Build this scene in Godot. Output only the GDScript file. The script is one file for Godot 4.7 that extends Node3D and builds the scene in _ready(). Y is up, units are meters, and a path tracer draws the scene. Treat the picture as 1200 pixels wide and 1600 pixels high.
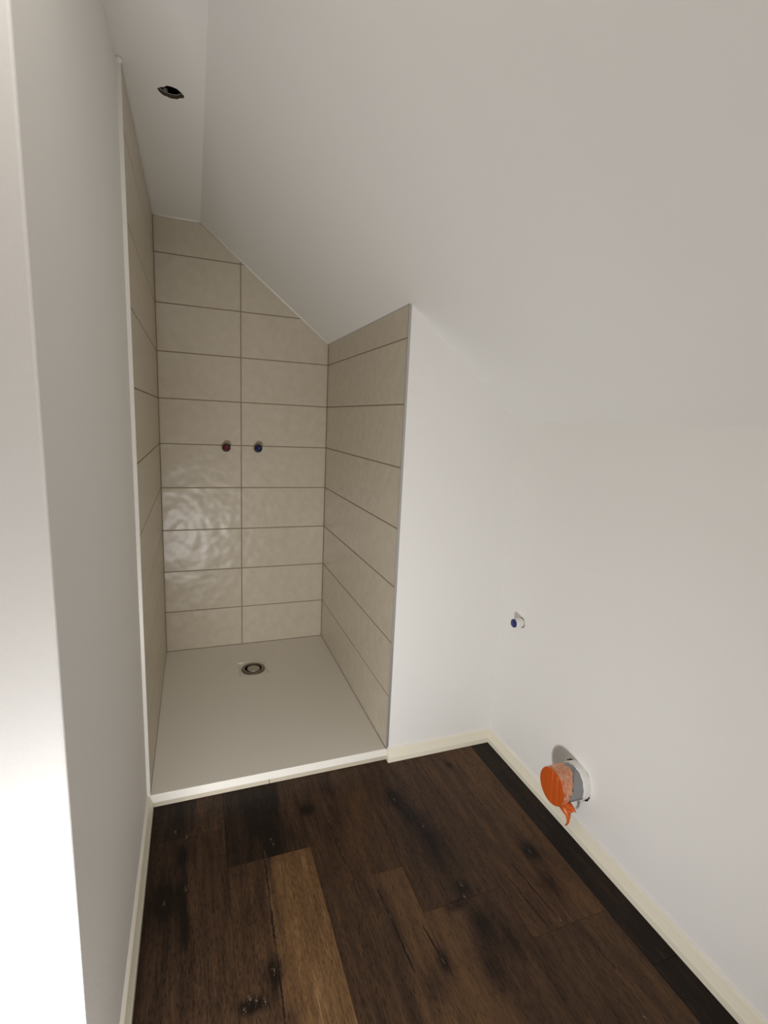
extends Node3D

# ---------------------------------------------------------------- measures (metres)
const W := 0.945          # clear width of the shower niche
const D := 1.2248         # depth of the niche (plane of the partition face)
const X2 := 1.4757        # knee wall
const XS := 0.2322        # crease between flat and sloped ceiling
const YC := 2.4677        # flat ceiling
const SLOPE := 0.7761     # fall of the sloped ceiling per metre
const XL := -0.0102       # face of the left wall (its tiles stand at x = 0)
const ZE := 2.2669        # where the left wall ends
const TH := 0.248         # tile pitch
const H0 := 0.0552        # top of the shower tray
const MID := 0.4374       # upright joint of the back wall
const ZR := 3.55          # unseen wall behind the photographer, set close for bounced light
const XH := -1.1          # unseen far side of the hall, set close for bounced light
const JOINT := 0.0055

var used := {}
var M := {}
var rng := RandomNumberGenerator.new()


# ---------------------------------------------------------------- helpers
func numbered(called: String) -> String:
	var n: int = used.get(called, 0)
	used[called] = n + 1
	return called if n == 0 else "%s_%03d" % [called, n]


func tag(o: Node3D, label: String, category: String, kind := "", group := "") -> Node3D:
	o.set_meta("label", label)
	o.set_meta("category", category)
	if kind:
		o.set_meta("kind", kind)
	if group:
		o.set_meta("group", group)
	return o


func thing(called: String, label: String, category: String, at := Vector3.ZERO, kind := "", group := "") -> Node3D:
	var o := Node3D.new()
	o.name = numbered(called)
	o.position = at
	add_child(o)
	return tag(o, label, category, kind, group)


func part(called: String, st: SurfaceTool, m: Material, parent: Node3D) -> MeshInstance3D:
	var o := MeshInstance3D.new()
	o.name = called
	st.generate_normals()
	o.mesh = st.commit()
	o.material_override = m
	parent.add_child(o, true)
	return o


func new_st(smooth := false) -> SurfaceTool:
	var st := SurfaceTool.new()
	st.begin(Mesh.PRIMITIVE_TRIANGLES)
	st.set_smooth_group(0 if smooth else -1)
	return st


func tri(st: SurfaceTool, a: Vector3, b: Vector3, c: Vector3, n: Vector3) -> void:
	# n: the side the triangle faces; Godot's front faces run clockwise
	if (b - a).cross(c - a).dot(n) > 0.0:
		var k := b
		b = c
		c = k
	st.add_vertex(a)
	st.add_vertex(b)
	st.add_vertex(c)


func quad(st: SurfaceTool, a: Vector3, b: Vector3, c: Vector3, d: Vector3, n: Vector3) -> void:
	tri(st, a, b, c, n)
	tri(st, a, c, d, n)


func add_box(st: SurfaceTool, lo: Vector3, hi: Vector3, bevel := 0.0) -> void:
	# a box with chamfered edges: three pairs of faces, twelve edge strips, eight corners
	var b := bevel
	var c := (lo + hi) * 0.5
	var h := (hi - lo) * 0.5
	for ax in 3:
		var u := (ax + 1) % 3
		var v := (ax + 2) % 3
		for s in [-1.0, 1.0]:
			var q: Array[Vector3] = []
			for k in [[-1, -1], [1, -1], [1, 1], [-1, 1]]:
				var p := Vector3.ZERO
				p[ax] = s * h[ax]
				p[u] = k[0] * (h[u] - b)
				p[v] = k[1] * (h[v] - b)
				q.append(c + p)
			var n := Vector3.ZERO
			n[ax] = s
			quad(st, q[0], q[1], q[2], q[3], n)
	if b <= 0.0:
		return
	for ax in 3:
		var u := (ax + 1) % 3
		var v := (ax + 2) % 3
		for su in [-1.0, 1.0]:
			for sv in [-1.0, 1.0]:
				var n := Vector3.ZERO
				n[u] = su
				n[v] = sv
				var q: Array[Vector3] = []
				for k in [[-1, 0], [1, 0], [1, 1], [-1, 1]]:
					var p := Vector3.ZERO
					p[ax] = k[0] * (h[ax] - b)
					p[u] = su * (h[u] - (b if k[1] else 0.0))
					p[v] = sv * (h[v] - (0.0 if k[1] else b))
					q.append(c + p)
				quad(st, q[0], q[1], q[2], q[3], n)
	for sx in [-1.0, 1.0]:
		for sy in [-1.0, 1.0]:
			for sz in [-1.0, 1.0]:
				var s := Vector3(sx, sy, sz)
				tri(st, c + s * (h - Vector3(0, b, b)), c + s * (h - Vector3(b, 0, b)), c + s * (h - Vector3(b, b, 0)), s)


func inset(poly: PackedVector2Array, by: float) -> PackedVector2Array:
	# a convex polygon with every side moved inwards
	var out := PackedVector2Array()
	var n := poly.size()
	var mid := Vector2.ZERO
	for p in poly:
		mid += p / n
	for i in n:
		var a := poly[(i + n - 1) % n]
		var b := poly[i]
		var c := poly[(i + 1) % n]
		var d1 := (b - a).normalized()
		var d2 := (c - b).normalized()
		var n1 := d1.orthogonal()
		var n2 := d2.orthogonal()
		if n1.dot(mid - b) < 0.0:
			n1 = -n1
		if n2.dot(mid - b) < 0.0:
			n2 = -n2
		var hit: Variant = Geometry2D.line_intersects_line(a + n1 * by, d1, c + n2 * by, d2)
		out.append(hit if hit != null else b + n1 * by)
	return out


func add_plate(st: SurfaceTool, poly: PackedVector2Array, o: Vector3, u: Vector3, v: Vector3, depth: float, bevel: float, tilt := Vector2.ZERO) -> void:
	# convex polygon in the plane (o, u, v), front at o, going back by depth against u x v
	var n := u.cross(v)
	var top := inset(poly, bevel)
	var k := poly.size()
	var mid := Vector2.ZERO
	for p in poly:
		mid += p / k
	var P := func(p: Vector2, back: float) -> Vector3:
		return o + u * p.x + v * p.y + n * ((p - mid).dot(tilt) - back)
	for i in range(1, k - 1):
		tri(st, P.call(top[0], 0.0), P.call(top[i], 0.0), P.call(top[i + 1], 0.0), n)
	for i in k:
		var j := (i + 1) % k
		var m2 := (poly[i] + poly[j]) * 0.5 - mid
		var side := (u * m2.x + v * m2.y).normalized()
		quad(st, P.call(top[i], 0.0), P.call(top[j], 0.0), P.call(poly[j], bevel), P.call(poly[i], bevel), side + n)
		quad(st, P.call(poly[i], bevel), P.call(poly[j], bevel), P.call(poly[j], depth), P.call(poly[i], depth), side)


func add_extrusion(st: SurfaceTool, prof: PackedVector2Array, a: Vector3, b: Vector3, u: Vector3, v: Vector3, cut_a := 0.0, cut_b := 0.0) -> void:
	# profile in (u, v) swept from a to b; cut: how far the ends run out per metre of u (mitres)
	var dir := (b - a).normalized()
	var n := prof.size()
	var mid := Vector2.ZERO
	for p in prof:
		mid += p / n
	var A: Array[Vector3] = []
	var B: Array[Vector3] = []
	for p in prof:
		A.append(a + u * p.x + v * p.y + dir * (p.x * cut_a))
		B.append(b + u * p.x + v * p.y + dir * (p.x * cut_b))
	for i in n:
		var j := (i + 1) % n
		var e := prof[j] - prof[i]
		var o2 := e.orthogonal()
		if Geometry2D.is_polygon_clockwise(prof):
			o2 = -o2
		quad(st, A[i], A[j], B[j], B[i], -(u * o2.x + v * o2.y) if not Geometry2D.is_point_in_polygon((prof[i] + prof[j]) * 0.5 + o2.normalized() * -0.0001, prof) else (u * o2.x + v * o2.y))
	var idx := Geometry2D.triangulate_polygon(prof)
	for i in range(0, idx.size(), 3):
		tri(st, A[idx[i]], A[idx[i + 1]], A[idx[i + 2]], -dir)
		tri(st, B[idx[i]], B[idx[i + 1]], B[idx[i + 2]], dir)


func add_lathe(st: SurfaceTool, prof: Array, o: Vector3, axis: Vector3, seg: int, wob = null) -> void:
	# prof: [radius, height along axis]; wob(angle, i) gives [d radius, d height]
	var u := axis.cross(Vector3.UP if absf(axis.y) < 0.9 else Vector3.RIGHT).normalized()
	var v := axis.cross(u).normalized()
	var P := func(i: int, k: int) -> Vector3:
		var a := TAU * (k % seg) / seg
		var r: float = prof[i][0]
		var h: float = prof[i][1]
		if wob != null:
			var w: Array = wob.call(a, i)
			r += w[0]
			h += w[1]
		return o + axis * h + (u * cos(a) + v * sin(a)) * r
	for i in prof.size() - 1:
		var dr: float = prof[i + 1][0] - prof[i][0]
		var dh: float = prof[i + 1][1] - prof[i][1]
		for k in seg:
			var a := TAU * (k + 0.5) / seg
			var n: Vector3 = (u * cos(a) + v * sin(a)) * dh - axis * dr
			quad(st, P.call(i, k), P.call(i, k + 1), P.call(i + 1, k + 1), P.call(i + 1, k), n)


func add_tube(st: SurfaceTool, pts: Array, radii: Array, seg: int) -> void:
	var rings: Array = []
	for i in pts.size():
		var t: Vector3 = (pts[mini(i + 1, pts.size() - 1)] - pts[maxi(i - 1, 0)]).normalized()
		var u := t.cross(Vector3(0.31, 0.2, 0.93)).normalized()
		var v := t.cross(u)
		var ring: Array[Vector3] = []
		for k in seg:
			var a := TAU * k / seg
			ring.append(pts[i] + (u * cos(a) + v * sin(a)) * radii[i])
		rings.append(ring)
	for i in pts.size() - 1:
		for k in seg:
			var j := (k + 1) % seg
			quad(st, rings[i][k], rings[i][j], rings[i + 1][j], rings[i + 1][k], rings[i][k] + rings[i][j] - pts[i] * 2.0)
	for k in range(1, seg - 1):
		tri(st, rings[0][0], rings[0][k], rings[0][k + 1], pts[0] - pts[1])
		tri(st, rings[-1][0], rings[-1][k], rings[-1][k + 1], pts[-1] - pts[-2])


func noise(freq: float, sd: int, octaves := 3) -> FastNoiseLite:
	var n := FastNoiseLite.new()
	n.noise_type = FastNoiseLite.TYPE_SIMPLEX_SMOOTH
	n.seed = sd
	n.frequency = freq
	n.fractal_octaves = octaves
	return n


func normal_tex(freq: float, sd: int, bump: float, octaves := 3) -> NoiseTexture2D:
	var t := NoiseTexture2D.new()
	t.width = 512
	t.height = 512
	t.seamless = true
	t.as_normal_map = true
	t.bump_strength = bump
	t.noise = noise(freq, sd, octaves)
	return t


func tint_tex(freq: float, sd: int, a: Color, b: Color, octaves := 3) -> NoiseTexture2D:
	var t := NoiseTexture2D.new()
	t.width = 512
	t.height = 512
	t.seamless = true
	t.noise = noise(freq, sd, octaves)
	var g := Gradient.new()
	g.set_color(0, a)
	g.set_color(1, b)
	t.color_ramp = g
	return t


func mat(c: Color, rough := 0.6, spec := 0.5, metal := 0.0) -> StandardMaterial3D:
	var m := StandardMaterial3D.new()
	m.albedo_color = c
	m.roughness = rough
	m.metallic_specular = spec
	m.metallic = metal
	return m


func world_map(m: StandardMaterial3D, per_metre: float, normal: Texture2D, strength: float, tint: Texture2D = null) -> StandardMaterial3D:
	m.uv1_triplanar = true
	m.uv1_world_triplanar = true
	m.uv1_scale = Vector3.ONE * per_metre
	if normal:
		m.normal_enabled = true
		m.normal_texture = normal
		m.normal_scale = strength
	if tint:
		m.albedo_texture = tint
	return m


# ---------------------------------------------------------------- oak planks
const PLANK_W := 0.2765
const PLANK_X0 := -0.0200
const PLANK_L := 1.22
# dark knots: x, z, half width, half length, depth of the stain
const KNOTS := [
	[0.069, 1.633, 0.030, 0.060, 0.9], [0.356, 1.942, 0.026, 0.040, 1.2], [0.290, 2.000, 0.032, 0.016, 1.3], [0.410, 1.510, 0.020, 0.060, 0.8],
	[0.896, 1.445, 0.022, 0.040, 1.3], [0.922, 1.540, 0.030, 0.090, 0.8], [0.955, 1.690, 0.045, 0.090, 0.65], [1.265, 1.827, 0.026, 0.036, 1.2],
	[0.802, 2.060, 0.016, 0.030, 1.1], [0.752, 2.110, 0.030, 0.050, 0.6], [0.967, 1.878, 0.022, 0.030, 0.8], [0.918, 1.925, 0.030, 0.014, 1.0],
	[0.100, 1.281, 0.012, 0.040, 1.0], [0.117, 1.480, 0.014, 0.040, 1.0], [0.129, 1.740, 0.010, 0.050, 0.9], [0.382, 1.364, 0.040, 0.070, 0.7],
	[0.365, 1.430, 0.030, 0.040, 0.6], [0.557, 1.402, 0.028, 0.024, 0.9], [1.200, 1.335, 0.012, 0.018, 1.0], [0.960, 2.000, 0.040, 0.060, 0.8],
	[0.924, 2.114, 0.030, 0.060, 0.8], [1.253, 1.950, 0.020, 0.040, 0.6], [1.400, 2.200, 0.012, 0.020, 0.8], [0.120, 1.640, 0.012, 0.090, 0.7],
	[0.440, 1.300, 0.020, 0.050, 0.7], [0.660, 1.300, 0.014, 0.060, 0.4], [1.020, 2.080, 0.020, 0.050, 0.5],
]
# splits in the grain: x0, z0, x1, z1, half width, pale glint painted along it
const SPLITS := [
	[0.377, 1.540, 0.371, 1.747, 0.0016, 0.8], [0.371, 1.747, 0.367, 1.880, 0.0026, 0.5], [0.367, 1.880, 0.362, 2.080, 0.0016, 0.3], [0.618, 1.470, 0.630, 1.680, 0.0016, 0.8],
	[0.701, 1.780, 0.708, 1.900, 0.0018, 0.7], [0.708, 1.900, 0.714, 2.060, 0.0018, 0.0], [1.246, 2.140, 1.254, 2.230, 0.0014, 0.8], [0.129, 1.560, 0.128, 1.780, 0.0014, 0.0],
	[1.130, 1.880, 1.150, 2.080, 0.0012, 0.2], [1.172, 1.840, 1.196, 2.060, 0.0012, 0.2], [0.905, 1.480, 0.960, 1.640, 0.0014, 0.5], [1.183, 1.260, 1.194, 1.320, 0.0014, 0.6],
	[0.790, 1.950, 0.802, 2.050, 0.0016, 0.0], [0.380, 1.300, 0.384, 1.500, 0.0012, 0.3],
]
# pale flecks painted as highlights in the knots: x, z
const SPECKS := [[0.066, 1.640], [0.353, 1.935], [0.285, 1.985], [0.300, 1.992], [0.320, 2.000], [0.270, 2.004], [0.405, 1.500], [0.412, 1.520], [0.090, 1.365], [0.128, 1.400], [1.265, 1.827],
	[0.802, 2.056], [0.967, 1.868], [0.955, 1.905], [1.200, 2.064], [1.234, 2.347], [0.895, 1.455], [0.950, 1.610], [0.127, 1.610]]
# tone of each plank, from its left side to its right, and where it turns; 0 is nearly black, 1 is tan
const TONES := {
	"0_0": [0.20, 0.46, 0.55], "0_1": [0.30, 0.44, 0.50], "1_0": [0.20, 0.42, 0.70], "1_1": [0.50, 0.98, 0.42], "2_0": [0.48, 0.56, 0.40], "2_1": [0.50, 0.80, 0.68],
	"3_0": [0.48, 0.54, 0.60], "3_1": [0.80, 0.54, 0.50], "4_0": [0.60, 0.72, 0.60], "4_1": [0.56, 0.64, 0.60], "5_0": [0.08, 0.11, 0.50], "5_1": [0.04, 0.10, 0.50],
}


func plank_texture(col: int, row: int, x0: float, z0: float, sd: int) -> ImageTexture:
	var w := 160
	var h := 704
	var tone: Array = TONES.get("%d_%d" % [col, row], [0.42, 0.55, 0.5])
	var grain := noise(1.0, sd, 2)
	var broad := noise(1.0, sd + 50, 3)
	var pore := noise(1.0, sd + 90, 1)
	var near_k: Array = []
	for k in KNOTS:
		if k[0] > x0 - 0.02 and k[0] < x0 + PLANK_W + 0.02 and k[1] > z0 - 0.1 and k[1] < z0 + PLANK_L + 0.1:
			near_k.append(k)
	var data := PackedByteArray()
	data.resize(w * h * 3)
	var ramp := Gradient.new()
	ramp.offsets = PackedFloat32Array([0.0, 0.3, 0.6, 1.0, 1.3])
	ramp.colors = PackedColorArray([Color8(25, 16, 9), Color8(51, 36, 25), Color8(76, 55, 38), Color8(107, 79, 50), Color8(150, 119, 86)])
	var table: Array[Color] = []
	for i in 131:
		table.append(ramp.sample(i / 100.0))
	var red := 0.5 + 0.5 * sin(sd * 2.7)
	for j in h:
		var z := z0 + (j + 0.5) / h * PLANK_L
		var ks: Array = []
		for k in near_k:
			if absf(z - k[1]) < k[3] * 3.2:
				ks.append(k)
		var drift := broad.get_noise_2d(7.0, z * 2.0) * 0.18
		for i in w:
			var x := x0 + (i + 0.5) / w * PLANK_W
			var u := (i + 0.5) / w
			var bend := 0.0
			var stain := 0.0
			for k in ks:
				var dx: float = (x - k[0]) / k[2]
				var dz: float = (z - k[1]) / k[3]
				var d := dx * dx + dz * dz
				if d < 9.0:
					var e := exp(-d * 0.9)
					stain += e * k[4]
					bend += e * dx * 0.012
			var g := grain.get_noise_2d((x + bend) * 520.0, z * 14.0)
			var b := broad.get_noise_2d((x + bend) * 26.0, z * 3.2)
			var p := pore.get_noise_2d(x * 330.0, z * 34.0)
			var side := smoothstep(tone[2] - 0.14, tone[2] + 0.14, u + drift + b * 0.10)
			var t: float = lerpf(tone[0], tone[1], side) + g * 0.15 + b * 0.18 + grain.get_noise_2d((x + bend) * 150.0 + 40.0, z * 5.0) * 0.12 - stain * 0.62
			if p > 0.42:
				t -= (p - 0.42) * 0.9
			var c: Color = table[clampi(int(t * 100.0), 0, 130)]
			var warm: float = maxf(0.0, b + drift) * 22.0 * red
			var at := (j * w + i) * 3
			data[at] = clampi(c.r8 + int(warm * 0.55), 0, 255)
			data[at + 1] = c.g8
			data[at + 2] = clampi(c.b8 + int(warm * 0.1), 0, 255)
	var put := func(x: float, z: float, c: Color, amount: float) -> void:
		var i := int((x - x0) / PLANK_W * w)
		var j := int((z - z0) / PLANK_L * h)
		if i >= 0 and i < w and j >= 0 and j < h:
			var at := (j * w + i) * 3
			data[at] = int(lerpf(data[at], c.r8, amount))
			data[at + 1] = int(lerpf(data[at + 1], c.g8, amount))
			data[at + 2] = int(lerpf(data[at + 2], c.b8, amount))
	var r := RandomNumberGenerator.new()
	r.seed = sd
	for s in SPLITS:
		var n := int(Vector2(s[2] - s[0], s[3] - s[1]).length() / 0.0008)
		for q in n:
			var f := q / float(n)
			var x: float = lerpf(s[0], s[2], f) + grain.get_noise_1d(f * 4.0 + s[0] * 90.0) * 0.0022
			var z: float = lerpf(s[1], s[3], f)
			for e in [-1.0, -0.5, 0.0, 0.5, 1.0]:
				put.call(x + e * s[4], z, Color8(22, 15, 11), 0.45 * sin(PI * clampf(f, 0.06, 0.94)) + 0.1)
			if r.randf() < s[5] * 1.2 and broad.get_noise_1d(z * 30.0) > -0.1:
				put.call(x + s[4] * 0.6, z, Color8(176, 164, 146), 0.35)
	for s in SPECKS:
		for q in 26:
			put.call(s[0] + r.randfn(0.0, 0.0022), s[1] + r.randfn(0.0, 0.0055), Color8(178, 168, 156), r.randf_range(0.15, 0.6))
	return ImageTexture.create_from_image(Image.create_from_data(w, h, false, Image.FORMAT_RGB8, data))


func add_plank(st: SurfaceTool, x0: float, x1: float, z0: float, z1: float, ux: float, uz: float) -> void:
	# ux, uz: where the whole plank's print begins
	var b := 0.0008
	var t := 0.008
	var ring := [Vector2(x0, z0), Vector2(x1, z0), Vector2(x1, z1), Vector2(x0, z1)]
	var top := [Vector2(x0 + b, z0 + b), Vector2(x1 - b, z0 + b), Vector2(x1 - b, z1 - b), Vector2(x0 + b, z1 - b)]
	var V := func(p: Vector2, y: float) -> void:
		st.set_uv(Vector2((p.x - ux) / PLANK_W, (p.y - uz) / PLANK_L))
		st.add_vertex(Vector3(p.x, y, p.y))
	for k in [[0, 1, 2], [0, 2, 3]]:
		for i in k:
			V.call(top[i], 0.0)
	for i in 4:
		var j := (i + 1) % 4
		for e in [[top[i], 0.0, ring[i], -b, ring[j], -b], [top[i], 0.0, ring[j], -b, top[j], 0.0], [ring[i], -b, ring[i], -t, ring[j], -t], [ring[i], -b, ring[j], -t, ring[j], -b]]:
			V.call(e[0], e[1])
			V.call(e[2], e[3])
			V.call(e[4], e[5])


# ---------------------------------------------------------------- the scene
func _ready() -> void:
	rng.seed = 11
	make_camera_and_light()
	make_materials()
	make_floor()
	make_walls()
	make_ceiling()
	make_baseboards()
	make_tray()
	make_drain_pipe()
	make_water_stubs()
	make_unseen_work_light()
	make_fill_ceiling_lamp()


func make_camera_and_light() -> void:
	var cam := Camera3D.new()
	cam.name = "camera"
	var yaw := 0.36655
	var pitch := 0.17900
	var roll := -0.04762
	var ry := Basis(Vector3(cos(yaw), 0, -sin(yaw)), Vector3(0, 1, 0), Vector3(sin(yaw), 0, cos(yaw)))
	var rx := Basis(Vector3(1, 0, 0), Vector3(0, cos(pitch), sin(pitch)), Vector3(0, -sin(pitch), cos(pitch)))
	var rz := Basis(Vector3(cos(roll), sin(roll), 0), Vector3(-sin(roll), cos(roll), 0), Vector3(0, 0, 1))
	cam.transform = Transform3D((rz * rx * ry).transposed(), Vector3(0.17845, 1.47396, 3.05532))
	cam.fov = rad_to_deg(2.0 * atan(800.0 / 781.9))
	cam.near = 0.02
	cam.far = 30.0
	add_child(cam)
	cam.current = true
	var env := Environment.new()
	env.background_mode = Environment.BG_COLOR
	env.background_color = Color(0.02, 0.02, 0.02)
	env.tonemap_mode = Environment.TONE_MAPPER_LINEAR
	env.tonemap_exposure = 1.04
	env.sdfgi_enabled = true
	env.ssao_enabled = true
	env.ssil_enabled = true
	var we := WorldEnvironment.new()
	we.name = "environment"
	we.environment = env
	add_child(we)


const LAMP_AT := Vector3(-0.03, 0.17, 2.70)  # unseen lamp on the floor, lights the niche and walls
const LAMP_AIM := Vector3(0.22, 0.36, -0.91)
const LAMP_ENERGY := 2.0
const FILL_LAMP_ENERGY := 0.45  # fill lamp added to soften the shadows
const FILL_LAMP_COLOR := Color8(255, 248, 240)
const LAMP_COLOR := Color8(252, 252, 252)


func make_materials() -> void:
	var rough_coat := normal_tex(0.05, 3, 5.0, 3)
	M.wall = world_map(mat(Color8(238, 236, 232), 0.65, 0.35), 3.0, rough_coat, 0.05)
	M.wall_board = mat(Color8(120, 108, 92), 0.9, 0.2)
	M.grout = world_map(mat(Color8(152, 139, 119), 0.9, 0.2), 8.0, normal_tex(0.08, 9, 6.0), 0.5)
	M.tile = world_map(mat(Color.WHITE, 0.3, 0.5), 1.4, normal_tex(0.012, 21, 8.0, 2), 0.22, tint_tex(0.02, 22, Color8(202, 191, 171), Color8(210, 200, 182)))
	M.tray = world_map(mat(Color8(243, 239, 230), 0.42, 0.4), 6.0, normal_tex(0.09, 31, 3.0), 0.15)
	M.base = mat(Color8(240, 233, 214), 0.32, 0.5)
	M.sealant = mat(Color8(238, 234, 226), 0.4, 0.5)
	M.trim = mat(Color8(232, 228, 220), 0.35, 0.5)
	M.alu = mat(Color8(188, 186, 184), 0.42, 0.5, 0.6)
	M.dark = mat(Color8(26, 22, 19), 0.95, 0.1)
	M.chrome = mat(Color8(128, 122, 112), 0.3, 0.5, 0.9)


func make_floor() -> void:
	var f := thing("floor", "dark brown rustic oak plank floor with knots and splits", "floor", Vector3.ZERO, "structure")
	var st := new_st()
	add_box(st, Vector3(XH - 0.1, -0.09, -0.1), Vector3(X2 + 0.1, -0.0085, ZR + 0.1))
	part("subfloor", st, M.dark, f)
	var shared: Array = []
	var wood_relief := normal_tex(0.06, 41, 4.0)
	for col in range(0, 6):
		for row in 2:
			var x0 := PLANK_X0 + col * PLANK_W
			var z0 := 1.40 + 0.1715 * col + (row - 1) * PLANK_L
			var m := StandardMaterial3D.new()
			m.albedo_texture = plank_texture(col, row, x0, z0, 100 + col * 7 + row * 53)
			m.roughness = 0.5
			m.metallic_specular = 0.3
			m.normal_enabled = true
			m.normal_texture = wood_relief
			m.normal_scale = 0.15
			shared.append(m)
	for col in range(-5, 6):
		var x0 := PLANK_X0 + col * PLANK_W
		for row in range(-1, 4):
			var z0 := 1.40 + 0.1715 * col + (row - 1) * PLANK_L
			var xa := maxf(x0, XH) + 0.0002
			var xb := minf(x0 + PLANK_W, X2 - 0.001) - 0.0002
			var za := maxf(z0, D - 0.012 if col >= 0 else ZE + 0.001) + 0.0002
			var zb := minf(z0 + PLANK_L, ZR) - 0.0002
			if zb - za < 0.02 or xb - xa < 0.01:
				continue
			if col == 0:
				xa = XL + 0.001
			st = new_st()
			add_plank(st, xa, xb, za, zb, x0, z0)
			var own := col >= 0 and row >= 0 and row < 2
			part("plank", st, shared[col * 2 + row] if own else shared[posmod(col * 5 + row * 3, 10)], f)


func row_top(i: int) -> float:
	return H0 + TH * (10 - i)


func add_tiles(parent: Node3D, area: PackedVector2Array, cuts: Array, o: Vector3, u: Vector3, v: Vector3) -> void:
	# area: outline of the tiled field (u, v); cuts: the upright joints, both ends included
	for i in range(0, 11):
		for c in cuts.size() - 1:
			var lo := row_top(i)
			var hi := row_top(i - 1)
			var cell := PackedVector2Array([Vector2(cuts[c], lo), Vector2(cuts[c + 1], lo), Vector2(cuts[c + 1], hi), Vector2(cuts[c], hi)])
			for piece in Geometry2D.intersect_polygons(cell, area):
				var p: PackedVector2Array = piece
				var size := 0.0
				for k in p.size():
					size += p[k].cross(p[(k + 1) % p.size()])
				if absf(size) < 0.0002:
					continue
				var clean := PackedVector2Array()
				for q in p:
					if clean.is_empty() or (q.distance_to(clean[-1]) > 0.0005 and q.distance_to(clean[0]) > 0.0005):
						clean.append(q)
				p = inset(clean, JOINT * 0.5)
				var st := new_st()
				var tilt := Vector2(rng.randf_range(-1, 1), rng.randf_range(-1, 1))
				var span := Vector2.ZERO
				for q in p:
					span = Vector2(maxf(span.x, absf(q.x - p[0].x)), maxf(span.y, absf(q.y - p[0].y)))
				tilt *= Vector2(0.0006, 0.0004) / span.max(Vector2(0.05, 0.05))
				add_plate(st, p, o, u, v, 0.0075, 0.0009, tilt)
				part("tile", st, M.tile, parent)


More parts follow.
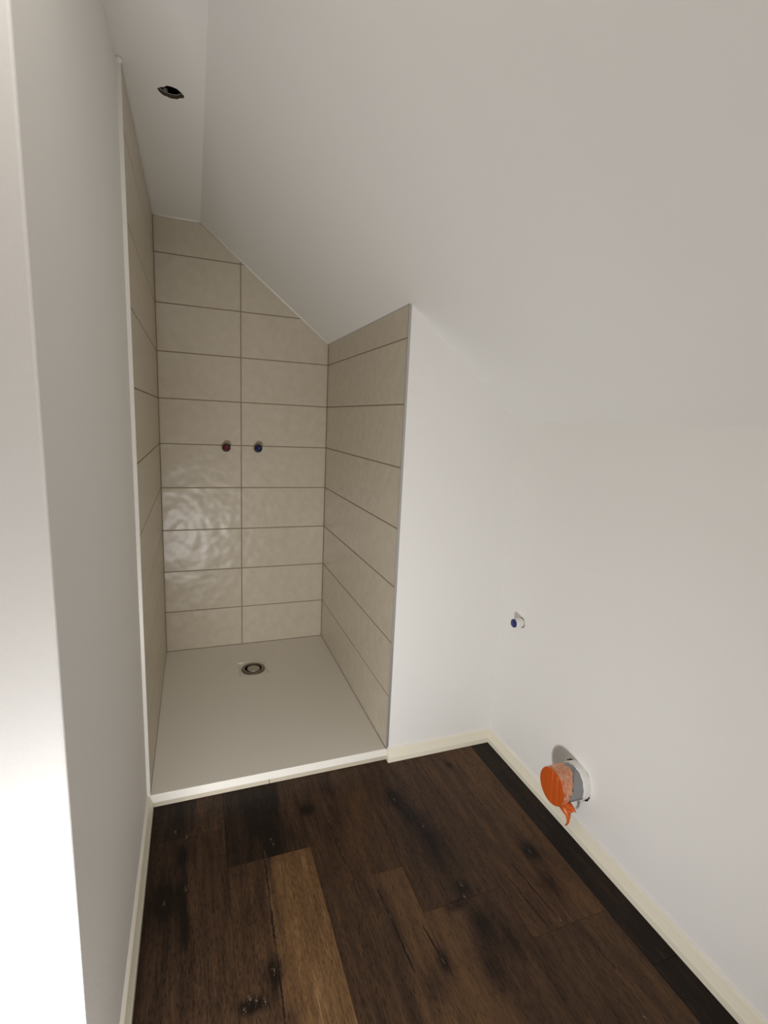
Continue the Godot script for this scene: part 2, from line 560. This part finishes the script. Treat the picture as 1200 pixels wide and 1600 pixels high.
func make_walls() -> void:
	var yr := YC - SLOPE * (W - XS)
	# back wall of the niche
	var back := thing("wall_back", "back wall of the shower niche, two columns of wide beige glazed tiles under the slope", "wall", Vector3.ZERO, "structure")
	var st := new_st()
	add_box(st, Vector3(-0.16, -0.05, -0.12), Vector3(X2 + 0.1, YC + 0.1, -0.008))
	part("core", st, M.wall_board, back)
	var field := PackedVector2Array([Vector2(0, H0), Vector2(W, H0), Vector2(W, yr), Vector2(XS, YC), Vector2(0, YC)])
	st = new_st()
	add_plate(st, field, Vector3(0, 0, -0.0012), Vector3.RIGHT, Vector3.UP, 0.006, 0.0)
	part("grout", st, M.grout, back)
	add_tiles(back, field, [0.0, MID, W], Vector3.ZERO, Vector3.RIGHT, Vector3.UP)
	# bead of sealant along the ceiling
	st = new_st(true)
	add_tube(st, [Vector3(0, YC, 0.0), Vector3(XS * 0.5, YC - 0.0005, 0.0), Vector3(XS, YC, 0.0)], [0.007, 0.0075, 0.007], 10)
	add_tube(st, [Vector3(XS, YC, 0.0), Vector3((XS + W) * 0.5, (YC + yr) * 0.5, 0.0), Vector3(W, yr, 0.0)], [0.007, 0.0075, 0.0065], 10)
	part("sealant", st, M.sealant, back)

	# left wall: long slab that ends in the hall; its far end is tiled
	var left := thing("wall_left", "long plain white wall on the left, tiled where it enters the shower", "wall", Vector3.ZERO, "structure")
	st = new_st()
	var plan := PackedVector2Array([Vector2(XL, -0.1), Vector2(XL, ZE - 0.004), Vector2(XL - 0.0012, ZE - 0.0012), Vector2(XL - 0.004, ZE), Vector2(XH - 0.1, ZE), Vector2(XH - 0.1, ZE - 0.12), Vector2(XL - 0.15, ZE - 0.12), Vector2(XL - 0.15, -0.1)])
	add_extrusion(st, plan, Vector3(0, -0.05, 0), Vector3(0, YC + 0.05, 0), Vector3.RIGHT, Vector3(0, 0, 1))
	part("plaster", st, M.wall, left)
	var lf := PackedVector2Array([Vector2(-D, H0), Vector2(0, H0), Vector2(0, YC), Vector2(-D, YC)])
	st = new_st()
	add_plate(st, lf, Vector3(-0.0012, 0, 0), Vector3(0, 0, -1), Vector3.UP, 0.008, 0.0)
	part("grout", st, M.grout, left)
	add_tiles(left, lf, [-D, 0.0], Vector3.ZERO, Vector3(0, 0, -1), Vector3.UP)
	st = new_st()
	add_box(st, Vector3(XL - 0.002, H0 * 0.4, D - 0.004), Vector3(0.0016, YC - 0.004, D + 0.0045), 0.0015)
	var lp := part("edge_profile", st, M.trim, left)
	lp.set_meta("label", "slim white corner profile")
	st = new_st(true)
	add_lathe(st, [[0.0002, -0.004], [0.007, -0.001], [0.0115, 0.006], [0.009, 0.013], [0.0002, 0.015]], Vector3(-0.004, YC - 0.013, D + 0.001), Vector3.UP, 12, func(a: float, i: int) -> Array: return [0.0012 * sin(a * 3.0 + i), 0.0])
	part("sealant_blob", st, M.sealant, left)

	# partition between the niche and the toilet corner
	var pw := thing("wall_partition", "white partition wall to the right of the shower, tiled on its inner side", "wall", Vector3.ZERO, "structure")
	st = new_st()
	add_box(st, Vector3(W + 0.008, -0.05, -0.1), Vector3(X2 + 0.05, 2.1, D))
	part("plaster", st, M.wall, pw)
	var rf := PackedVector2Array([Vector2(0, H0), Vector2(D, H0), Vector2(D, yr), Vector2(0, yr)])
	st = new_st()
	add_plate(st, rf, Vector3(W + 0.0012, 0, 0), Vector3(0, 0, 1), Vector3.UP, 0.008, 0.0)
	part("grout", st, M.grout, pw)
	add_tiles(pw, rf, [0.0, D], Vector3(W, 0, 0), Vector3(0, 0, 1), Vector3.UP)
	st = new_st()
	add_box(st, Vector3(W - 0.001, H0 - 0.001, D - 0.006), Vector3(W + 0.0095, yr - 0.001, D + 0.0015), 0.0012)
	var rp := part("edge_profile", st, M.alu, pw)
	rp.set_meta("label", "slim grey metal corner profile")

	# knee wall, then unseen walls and an added door that shape the light
	var right := thing("wall_right", "low white knee wall under the sloped ceiling, with two pipes", "wall", Vector3.ZERO, "structure")
	st = new_st()
	add_box(st, Vector3(X2, -0.05, D - 0.05), Vector3(X2 + 0.12, 1.62, ZR + 0.1))
	part("plaster", st, M.wall, right)
	var rear := thing("unseen_wall_rear", "plain white unseen wall behind the viewer, set close to bounce light at the shower", "wall", Vector3.ZERO, "structure")
	st = new_st()
	add_box(st, Vector3(XH - 0.1, -0.05, ZR), Vector3(X2 + 0.1, YC + 0.1, ZR + 0.1))
	part("plaster", st, M.wall, rear)
	var hall := thing("unseen_wall_hall", "taupe far wall of the hall, out of view, toned to warm and dim the left wall end", "wall", Vector3.ZERO, "structure")
	st = new_st()
	add_box(st, Vector3(XH - 0.1, -0.05, ZE - 0.1), Vector3(XH, YC + 0.1, ZR + 0.1))
	part("plaster", st, world_map(mat(Color8(158, 134, 116), 0.7, 0.3), 3.0, normal_tex(0.05, 3, 5.0, 3), 0.05), hall)  # taupe chosen to dim and warm light on the left wall's end
	var door := thing("door_1", "added walnut brown door out of view behind the viewer, dims light on the left wall end", "door", Vector3(-0.56, 0, ZR), "structure")  # added out of view to cut light bounced onto the left wall's end
	st = new_st()
	add_box(st, Vector3(-0.42, 0.006, -0.022), Vector3(0.42, 2.06, 0.0), 0.002)
	part("leaf", st, mat(Color8(98, 70, 50), 0.45, 0.4), door)
	st = new_st()
	add_box(st, Vector3(-0.48, 0.0, -0.016), Vector3(-0.424, 2.12, 0.0), 0.002)
	add_box(st, Vector3(0.424, 0.0, -0.016), Vector3(0.48, 2.12, 0.0), 0.002)
	add_box(st, Vector3(-0.424, 2.064, -0.016), Vector3(0.424, 2.12, 0.0), 0.002)
	part("frame", st, mat(Color8(98, 70, 50), 0.45, 0.4), door)
	st = new_st(true)
	add_tube(st, [Vector3(0.36, 1.02, -0.02), Vector3(0.36, 1.02, -0.06), Vector3(0.345, 1.02, -0.066), Vector3(0.24, 1.02, -0.066)], [0.009, 0.009, 0.009, 0.008], 10)
	part("handle", st, M.alu, door)


func make_ceiling() -> void:
	var c := thing("ceiling", "white ceiling, a flat strip with a ragged hole and a long slope", "ceiling", Vector3.ZERO, "structure")
	var y2 := YC - SLOPE * (X2 + 0.12 - XS)
	var st := new_st()
	var sec := PackedVector2Array([Vector2(XS, YC), Vector2(X2 + 0.12, y2), Vector2(X2 + 0.12, y2 + 0.12), Vector2(XS, YC + 0.12)])
	add_extrusion(st, sec, Vector3(0, 0, -0.1), Vector3(0, 0, ZR + 0.1), Vector3.RIGHT, Vector3.UP)
	part("sloped_board", st, M.wall, c)
	# flat board with the hole
	st = new_st()
	var hole := [[0.092, 1.118], [0.097, 1.128], [0.112, 1.137], [0.121, 1.148], [0.132, 1.149], [0.142, 1.147], [0.150, 1.144], [0.158, 1.135], [0.164, 1.127], [0.169, 1.119], [0.171, 1.112], [0.168, 1.101], [0.161, 1.099], [0.155, 1.095], [0.149, 1.087], [0.142, 1.086], [0.130, 1.083], [0.119, 1.088], [0.110, 1.090], [0.103, 1.096], [0.097, 1.106]]
	var lo := Vector2(0.04, 1.03)
	var hi := Vector2(0.22, 1.20)
	var t := 0.0125
	var mid := Vector2(0.131, 1.116)
	var inner: Array[Vector2] = []
	var outer: Array[Vector2] = []
	for q in hole:
		var p := Vector2(q[0], q[1])
		var d := (p - mid).normalized()
		var reach := 9.0
		for ax in 2:
			if absf(d[ax]) > 0.0001:
				reach = minf(reach, ((hi[ax] if d[ax] > 0 else lo[ax]) - mid[ax]) / d[ax])
		inner.append(p)
		outer.append(mid + d * reach)
	var n := inner.size()
	var V := func(p: Vector2, y: float) -> Vector3: return Vector3(p.x, y, p.y)
	for i in n:
		var j := (i + 1) % n
		for y in [YC, YC + t]:
			var up := Vector3.DOWN if y == YC else Vector3.UP
			quad(st, V.call(inner[i], y), V.call(inner[j], y), V.call(outer[j], y), V.call(outer[i], y), up)
			# the corner of the patch that this wedge leaves out
			var on_x_i := absf(outer[i].x - lo.x) < 0.0005 or absf(outer[i].x - hi.x) < 0.0005
			var on_x_j := absf(outer[j].x - lo.x) < 0.0005 or absf(outer[j].x - hi.x) < 0.0005
			if on_x_i != on_x_j:
				var corner := Vector2(outer[i].x if on_x_i else outer[j].x, outer[j].y if on_x_i else outer[i].y)
				tri(st, V.call(outer[i], y), V.call(outer[j], y), V.call(corner, y), up)
	for r in [[XH - 0.1, lo.x, -0.1, ZR + 0.1], [hi.x, XS, -0.1, ZR + 0.1], [lo.x, hi.x, -0.1, lo.y], [lo.x, hi.x, hi.y, ZR + 0.1]]:
		for y in [YC, YC + t]:
			quad(st, Vector3(r[0], y, r[2]), Vector3(r[1], y, r[2]), Vector3(r[1], y, r[3]), Vector3(r[0], y, r[3]), Vector3.DOWN if y == YC else Vector3.UP)
	part("flat_board", st, M.wall, c)
	st = new_st()
	for i in n:
		var j := (i + 1) % n
		var m2 := mid - (inner[i] + inner[j]) * 0.5
		quad(st, V.call(inner[i], YC), V.call(inner[j], YC), V.call(inner[j] + (inner[j] - mid) * 0.05, YC + t), V.call(inner[i] + (inner[i] - mid) * 0.05, YC + t), Vector3(m2.x, 0, m2.y))
	part("hole_rim", st, mat(Color8(104, 95, 86), 0.95, 0.1), c)
	# roof space boxed in and coloured dark so the hole looks unlit
	st = new_st()
	add_box(st, Vector3(XH - 0.1, YC + 0.16, -0.1), Vector3(XS + 0.12, YC + 0.22, ZR + 0.1))
	add_box(st, Vector3(-0.10, YC + t, -0.1), Vector3(-0.08, YC + 0.16, ZR + 0.1))
	add_box(st, Vector3(XS, YC + t, -0.1), Vector3(XS + 0.02, YC + 0.16, ZR + 0.1))
	part("dark_roof_box", st, M.dark, c)
	# grey torn piece on the hole's near-left edge
	st = new_st(true)
	add_lathe(st, [[0.0003, 0.0], [0.006, 0.003], [0.008, 0.008], [0.005, 0.014], [0.0003, 0.016]], Vector3(0.112, YC + 0.008, 1.092), Vector3(0.2, 0.9, 0.1).normalized(), 10, func(a: float, i: int) -> Array: return [0.0016 * sin(a * 2.0 + i * 1.7), 0.0])
	part("torn_piece", st, mat(Color8(128, 124, 118), 0.95, 0.1), c)


func make_baseboards() -> void:
	var prof := PackedVector2Array([Vector2(0, 0), Vector2(0.0203, 0), Vector2(0.0203, 0.020), Vector2(0.0196, 0.0235), Vector2(0.0178, 0.027), Vector2(0.0125, 0.043), Vector2(0.0105, 0.050), Vector2(0.0095, 0.0545), Vector2(0.0070, 0.0580), Vector2(0.0030, 0.0593), Vector2(0, 0.0593)])
	var bead := PackedVector2Array([Vector2(0, 0.058), Vector2(0.006, 0.0585), Vector2(0.004, 0.0605), Vector2(0.0015, 0.0625), Vector2(0, 0.0635)])
	var sets := [
		["baseboard_left", "cream baseboard along the plain left wall, from the shower step forward", Vector3(XL, 0, D + 0.001), Vector3(XL, 0, ZE), Vector3.RIGHT, 0.0, 1.0],
		["baseboard_front", "short cream baseboard below the white partition beside the shower step", Vector3(W + 0.004, 0, D), Vector3(X2, 0, D), Vector3(0, 0, 1), 0.0, -1.0],
		["baseboard_right", "long cream baseboard along the knee wall below the capped drain pipe", Vector3(X2, 0, D), Vector3(X2, 0, ZR), Vector3(-1, 0, 0), 1.0, -1.0],
		["baseboard_hall", "cream baseboard round the corner at the left wall's end", Vector3(XL, 0, ZE), Vector3(XH, 0, ZE), Vector3(0, 0, 1), -1.0, 0.0],
	]
	for s in sets:
		var b := thing(s[0], s[1], "baseboard", Vector3.ZERO, "structure")
		var st := new_st()
		add_extrusion(st, prof, s[2], s[3], s[4], Vector3.UP, s[5], s[6])
		part("moulding", st, M.base, b)
		st = new_st()
		add_extrusion(st, bead, s[2], s[3], s[4], Vector3.UP, s[5], s[6])
		part("sealant", st, M.sealant, b)


func make_tray() -> void:
	var zf := D - 0.0015
	var yb := 0.0225
	var step := thing("trim_1", "low tiled riser strip under the front edge of the shower tray", "riser", Vector3.ZERO, "structure")
	for r in [[XL, 0.4372], [0.4412, W + 0.007]]:
		var st := new_st()
		add_box(st, Vector3(r[0], 0.0012, zf - 0.011), Vector3(r[1], yb, zf - 0.0025), 0.0008)
		part("tile", st, M.tile, step)
	var st2 := new_st()
	add_box(st2, Vector3(0.4366, 0.001, zf - 0.011), Vector3(0.4418, yb, zf - 0.0042))
	part("grout", st2, M.grout, step)

	var tray := thing("shower_tray", "flat matt white shower tray with square drain recess, filling the tiled niche floor", "shower tray", Vector3(W * 0.5, yb, D * 0.5))
	# top with a square dish round the drain; built in world axes, then moved under its base
	var off := -tray.position
	var x0 := 0.0008
	var x1 := W - 0.0008
	var z0 := 0.0008
	var q0 := Vector2(0.388, 0.250)
	var q1 := Vector2(0.550, 0.412)
	var s := 0.007
	var dip := 0.006
	st2 = new_st()
	var R := func(xa: float, xb: float, za: float, zb: float, y: float) -> void:
		quad(st2, Vector3(xa, y, za) + off, Vector3(xb, y, za) + off, Vector3(xb, y, zb) + off, Vector3(xa, y, zb) + off, Vector3.UP)
	var e := 0.004
	R.call(x0, q0.x, z0, zf - e, H0)
	R.call(q1.x, x1, z0, zf - e, H0)
	R.call(q0.x, q1.x, z0, q0.y, H0)
	R.call(q0.x, q1.x, q1.y, zf - e, H0)
	var a := [Vector3(q0.x, H0, q0.y), Vector3(q1.x, H0, q0.y), Vector3(q1.x, H0, q1.y), Vector3(q0.x, H0, q1.y)]
	var b := [Vector3(q0.x + s, H0 - dip, q0.y + s), Vector3(q1.x - s, H0 - dip, q0.y + s), Vector3(q1.x - s, H0 - dip, q1.y - s), Vector3(q0.x + s, H0 - dip, q1.y - s)]
	for i in 4:
		var j := (i + 1) % 4
		quad(st2, a[i] + off, a[j] + off, b[j] + off, b[i] + off, Vector3.UP)
	quad(st2, b[0] + off, b[1] + off, b[2] + off, b[3] + off, Vector3.UP)
	# rounded front edge, front and underside
	var arc: Array[Vector2] = []
	for k in 6:
		var t := k / 5.0 * PI / 2
		arc.append(Vector2(H0 - e + e * cos(t), zf - e + e * sin(t)))
	arc.append(Vector2(yb, zf))
	arc.append(Vector2(yb, z0))
	for k in arc.size() - 1:
		var p := arc[k]
		var q := arc[k + 1]
		quad(st2, Vector3(x0, p.x, p.y) + off, Vector3(x1, p.x, p.y) + off, Vector3(x1, q.x, q.y) + off, Vector3(x0, q.x, q.y) + off, Vector3(0, 0.2, 1) if k < 6 else Vector3.DOWN)
	for x in [x0, x1]:
		quad(st2, Vector3(x, yb, z0) + off, Vector3(x, yb, zf) + off, Vector3(x, H0 - e, zf) + off, Vector3(x, H0, z0) + off, Vector3(-1 if x == x0 else 1, 0, 0))
		tri(st2, Vector3(x, H0 - e, zf) + off, Vector3(x, H0, zf - e) + off, Vector3(x, H0, z0) + off, Vector3(-1 if x == x0 else 1, 0, 0))
	# the front lip runs on past the tiles to the white wall faces
	part("basin", st2, M.tray, tray)
	for r in [[XL + 0.0005, 0.0008], [W - 0.0008, W + 0.0075]]:
		st2 = new_st()
		add_box(st2, Vector3(r[0], yb, zf - 0.004) + off, Vector3(r[1], H0 - 0.0006, zf) + off, 0.0006)
		part("lip_end", st2, M.tray, tray)
	# drain
	var at := Vector3(0.470, H0 - dip, 0.334) + off
	st2 = new_st(true)
	add_lathe(st2, [[0.0455, 0.001], [0.046, 0.0055], [0.048, 0.0078], [0.058, 0.0075], [0.064, 0.0062], [0.0655, 0.003], [0.0655, 0.0]], at, Vector3.UP, 48)
	var ring := part("drain", st2, M.chrome, tray)
	ring.set_meta("label", "chrome drain ring with a loose domed cover")
	st2 = new_st(true)
	add_lathe(st2, [[0.046, 0.0012], [0.0002, 0.0012]], at, Vector3.UP, 32)
	part("drain_opening_shade", st2, M.dark, ring)  # flat dark disc painted as the shade inside the opening
	st2 = new_st(true)
	add_lathe(st2, [[0.034, 0.0014], [0.0355, 0.007], [0.034, 0.0105], [0.022, 0.0125], [0.0002, 0.0132]], at + Vector3(0.001, 0, 0.009), Vector3.UP, 40)
	part("drain_cover", st2, mat(Color8(176, 168, 156), 0.35, 0.5, 0.6), ring)


func make_drain_pipe() -> void:
	var y := 0.2135
	var z := 1.795
	var o := thing("drain_pipe", "grey waste pipe stub low on the knee wall, its end wrapped in orange plastic", "pipe", Vector3(X2, y, z))
	var ax := Vector3(-1, 0, 0)
	# flat dark ragged ring, coloured as the shade in the plaster gap
	var st := new_st()
	add_lathe(st, [[0.060, 0.0004], [0.0688, 0.0004], [0.0690, 0.0]], Vector3.ZERO, ax, 72, func(a: float, i: int) -> Array:
		var w := 0.0
		if i > 0:
			var tear := smoothstep(0.90, 0.985, cos(a + 0.55)) + smoothstep(0.88, 0.98, cos(a - 2.35))
			w = -0.0032 + 0.0009 * sin(a * 5.0) + tear * (0.0058 + 0.0026 * sin(a * 31.0) + 0.0018 * sin(a * 57.0))
		return [w, 0.0])
	part("gap_shade", st, M.dark, o)
	st = new_st(true)
	add_lathe(st, [[0.0660, 0.0], [0.0662, 0.012], [0.0655, 0.026], [0.0640, 0.0295], [0.0615, 0.030]], Vector3.ZERO, ax, 64, func(a: float, i: int) -> Array:
		return [0.0005 * sin(a * 9.0 + i) + 0.0004 * sin(a * 23.0), (0.0018 * sin(a * 4.0 + 0.6) + 0.0009 * sin(a * 13.0)) if i > 1 else 0.0])
	var sl := part("sleeve", st, M.wall, o)
	sl.set_meta("label", "rough white plaster collar around the pipe")
	st = new_st(true)
	add_lathe(st, [[0.0622, 0.0], [0.0622, 0.114], [0.0600, 0.1165], [0.0560, 0.117]], Vector3.ZERO, ax, 64)
	part("pipe", st, mat(Color8(140, 141, 142), 0.38, 0.5), o)
	# stretched orange film over the end
	var film := mat(Color8(196, 88, 32), 0.26, 0.5)
	film.subsurf_scatter_enabled = true
	film.subsurf_scatter_strength = 0.05
	var nz := noise(1.0, 77, 3)
	st = new_st(true)
	var prof := []
	for k in 61:
		prof.append([0.0636 * k / 60.0, 0.1200 - 0.0010 * pow(k / 60.0, 6.0)])
	prof[0][0] = 0.0002
	prof.append([0.0646, 0.1165])
	prof.append([0.0646, 0.109])
	prof.reverse()
	add_lathe(st, prof, Vector3.ZERO, ax, 180, func(a: float, i: int) -> Array:
		var r: float = prof[i][0]
		var q: float = r * sin(a)
		# upright pleats pulled across the disc
		var s := 0.0
		if i > 1:
			var across: float = r * cos(a)
			s = 0.0042 * exp(-pow((across + 0.002 + q * 0.06) / 0.0021, 2.0)) + 0.0040 * exp(-pow((across + 0.030 + q * 0.10) / 0.0021, 2.0)) + 0.0006 * exp(-pow((across - 0.024) / 0.009, 2.0)) + 0.0006 * exp(-pow((across + 0.046) / 0.004, 2.0))
			s *= smoothstep(0.0636, 0.054, r)
		return [0.0, s])
	var cap := part("film_cap", st, film, o)
	cap.set_meta("label", "taut orange plastic film with upright pleats")
	# crumpled skirt: thin pale film in flaps of unlike length
	var skirt := mat(Color.WHITE, 0.35, 0.5)
	skirt.albedo_texture = tint_tex(0.016, 61, Color8(208, 104, 56), Color8(218, 192, 172), 4)
	skirt.uv1_triplanar = true
	skirt.uv1_scale = Vector3.ONE * 9.0
	st = new_st(true)
	var ps := []
	for k in 12:
		ps.append([0.0642, 0.1175 - 0.064 * k / 11.0])
	ps.reverse()
	add_lathe(st, ps, Vector3.ZERO, ax, 96, func(a: float, i: int) -> Array:
		var f := (11 - i) / 11.0
		var long := 0.50 + 0.48 * cos(a + 1.35) + 0.16 * nz.get_noise_2d(cos(a) * 3.0, sin(a) * 3.0)
		var wr := nz.get_noise_3d(cos(a) * 6.0, sin(a) * 6.0, f * 3.0) * 0.0020 * smoothstep(0.0, 0.2, f) + 0.0016 * f
		return [maxf(wr, -0.0006) + 0.0004, f * 0.064 * (1.0 - clampf(long, 0.35, 1.0))])
	var sk := part("film_skirt", st, skirt, o)
	sk.set_meta("label", "crumpled pale orange film around the pipe")
	# knotted tail hanging below
	st = new_st(true)
	var at := func(h: float, yy: float, zz: float) -> Vector3: return Vector3(-h, yy - y, zz - z)
	add_tube(st, [at.call(0.094, 0.168, 1.836), at.call(0.095, 0.158, 1.852), at.call(0.095, 0.147, 1.864), at.call(0.096, 0.136, 1.868), at.call(0.096, 0.122, 1.868), at.call(0.095, 0.110, 1.864), at.call(0.095, 0.101, 1.857)], [0.019, 0.015, 0.0095, 0.0062, 0.0042, 0.0030, 0.0018], 10)
	add_tube(st, [at.call(0.092, 0.176, 1.848), at.call(0.093, 0.180, 1.868), at.call(0.094, 0.184, 1.884), at.call(0.095, 0.1855, 1.897)], [0.016, 0.012, 0.007, 0.0010], 8)
	add_tube(st, [at.call(0.094, 0.160, 1.850), at.call(0.095, 0.166, 1.866), at.call(0.095, 0.172, 1.880)], [0.012, 0.009, 0.002], 7)
	var tail := part("film_tail", st, mat(Color8(214, 98, 36), 0.35, 0.5), o)
	tail.set_meta("label", "twisted orange tail end hanging down")


func stub(called: String, label: String, at: Vector3, ax: Vector3, r: float, length: float, plug: Color, group: String) -> Node3D:
	var o := thing(called, label, "water pipe", at, "", group)
	var st := new_st(true)
	add_lathe(st, [[r * 0.92, 0.0], [r * 0.92, length * 0.78]], Vector3.ZERO, ax, 32)
	part("pipe", st, mat(Color8(206, 202, 194), 0.4, 0.5), o)
	return o


func make_water_stubs() -> void:
	# two wall outlets in the shower
	for s in [["hot", 0.3515, 1.2835, Color8(92, 14, 18), Color8(44, 12, 11), "red-plugged water outlet on the tiled shower wall, left of the blue one"], ["cold", 0.5300, 1.2835, Color8(14, 26, 82), Color8(10, 13, 28), "blue-plugged water outlet on the tiled shower wall, beside the red one"]]:
		var o := stub("water_outlet", s[5], Vector3(s[1], s[2], 0.0), Vector3(0, 0, 1), 0.019, 0.052, s[3], "water outlets in the shower")
		var ax := Vector3(0, 0, 1)
		var st := new_st()
		add_lathe(st, [[0.0235, 0.0], [0.0255, 0.0010], [0.0255, 0.0004]], Vector3.ZERO, ax, 32)
		part("gap_shade", st, M.dark, o)  # dark ring painted as the shade of the hole round the outlet
		st = new_st(true)
		add_lathe(st, [[0.0205, 0.022], [0.0225, 0.024], [0.0228, 0.044], [0.0215, 0.048], [0.0165, 0.049]], Vector3.ZERO, ax, 32)
		var col := part("collar", st, mat(s[4], 0.4, 0.5), o)
		col.set_meta("label", "dark threaded collar")
		st = new_st(true)
		add_lathe(st, [[0.0170, 0.044], [0.0172, 0.052], [0.0160, 0.0550], [0.0118, 0.0555], [0.0112, 0.0525], [0.0002, 0.0525]], Vector3.ZERO, ax, 32)
		part("plug", st, mat(s[3], 0.4, 0.5), o)
	# the single water pipe on the knee wall
	var o2 := thing("water_pipe", "white water pipe stub with blue end cap on the knee wall, above the orange-wrapped pipe", "water pipe", Vector3(X2, 0.6555, 1.380))
	var ax2 := Vector3(-1, 0, 0)
	var st2 := new_st()
	add_lathe(st2, [[0.016, 0.0004], [0.0218, 0.0004], [0.0218, 0.0]], Vector3.ZERO, ax2, 56, func(a: float, i: int) -> Array:
		var w := 0.0
		if i > 0:
			w = 0.0012 * sin(a * 3.0 + 0.5) + 0.0014 * maxf(0.0, sin(a * 11.0))
		return [w, 0.0])
	part("gap_shade", st2, M.dark, o2)  # flat dark ring painted as shade in the gap round the pipe
	st2 = new_st(true)
	add_lathe(st2, [[0.0200, 0.0], [0.0200, 0.034], [0.0192, 0.036], [0.0170, 0.037]], Vector3.ZERO, ax2, 40)
	part("pipe", st2, mat(Color8(232, 230, 224), 0.4, 0.5), o2)
	st2 = new_st(true)
	add_lathe(st2, [[0.0176, 0.034], [0.0180, 0.041], [0.0168, 0.0432], [0.0002, 0.0436]], Vector3.ZERO, ax2, 40)
	part("cap", st2, mat(Color8(16, 30, 104), 0.4, 0.5), o2)


func make_unseen_work_light() -> void:  # unseen lamp, out of view; it casts the pipe shadows
	var o := thing("unseen_work_light", "unseen floor work light out of view by the left wall end, lighting the niche and walls", "work light", Vector3(LAMP_AT.x, 0, LAMP_AT.z))
	var fwd := LAMP_AIM.normalized()
	var b := Basis.looking_at(fwd, Vector3.UP)
	var c := Vector3(0, LAMP_AT.y, 0)
	var st := new_st()
	add_box(st, Vector3(-0.085, -0.085, 0.004), Vector3(0.085, 0.085, 0.030), 0.006)
	for k in 7:
		add_box(st, Vector3(-0.072 + k * 0.024 - 0.003, -0.07, 0.029), Vector3(-0.072 + k * 0.024 + 0.003, 0.07, 0.046), 0.001)
	var hs := part("housing", st, mat(Color8(40, 40, 42), 0.5, 0.5), o)
	hs.transform = Transform3D(b, c)
	st = new_st()
	add_box(st, Vector3(-0.075, -0.075, -0.002), Vector3(0.075, 0.075, 0.004), 0.001)
	var glow := mat(Color8(250, 246, 238), 0.4, 0.5)
	glow.emission_enabled = true
	glow.emission = LAMP_COLOR
	glow.emission_energy_multiplier = 2.0
	var pn := part("light_panel", st, glow, o)
	pn.transform = Transform3D(b, c)
	var side := b.x
	var foot := Vector3(b.z.x, 0, b.z.z).normalized()
	for s in [-1.0, 1.0]:
		st = new_st(true)
		add_tube(st, [c + side * (0.088 * s) + b.z * 0.015, c + side * (0.11 * s) + b.z * 0.015 + Vector3(0, -0.02, 0), side * (0.11 * s) + b.z * 0.015 + Vector3(0, 0.009 - b.z.y * 0.015, 0)], [0.006, 0.007, 0.007], 8)
		add_tube(st, [side * (0.11 * s) - foot * 0.10 + Vector3(0, 0.008, 0), side * (0.11 * s) + foot * 0.12 + Vector3(0, 0.008, 0)], [0.008, 0.008], 8)
		part("foot", st, M.alu, o)
	var l := AreaLight3D.new()
	l.name = "light"
	l.area_size = Vector2(0.15, 0.15)
	l.area_normalize_energy = true
	l.light_color = LAMP_COLOR
	l.light_energy = LAMP_ENERGY
	l.area_range = 12.0
	l.shadow_enabled = true
	o.add_child(l)
	l.transform = Transform3D(b, c + fwd * 0.006)


func make_fill_ceiling_lamp() -> void:  # lamp added out of view as fill for the shadows
	var o := thing("fill_ceiling_lamp", "added round white ceiling lamp out of view, fills the shadows", "ceiling lamp", Vector3(0.06, YC, 2.50))
	var st := new_st(true)
	add_lathe(st, [[0.165, 0.0], [0.165, 0.018], [0.160, 0.022], [0.150, 0.022]], Vector3.ZERO, Vector3.DOWN, 48)
	part("rim", st, M.trim, o)
	var glow := mat(Color8(250, 246, 238), 0.5, 0.4)
	glow.emission_enabled = true
	glow.emission = FILL_LAMP_COLOR
	glow.emission_energy_multiplier = 1.5
	st = new_st(true)
	add_lathe(st, [[0.150, 0.020], [0.148, 0.026], [0.110, 0.031], [0.0003, 0.033]], Vector3.ZERO, Vector3.DOWN, 48)
	part("diffuser", st, glow, o)
	var l := AreaLight3D.new()
	l.name = "light"
	l.area_size = Vector2(0.27, 0.27)
	l.area_normalize_energy = true
	l.light_color = FILL_LAMP_COLOR
	l.light_energy = FILL_LAMP_ENERGY
	l.area_range = 12.0
	l.shadow_enabled = true
	o.add_child(l)
	l.transform = Transform3D(Basis.looking_at(Vector3.DOWN, Vector3.RIGHT), Vector3(0, -0.036, 0))
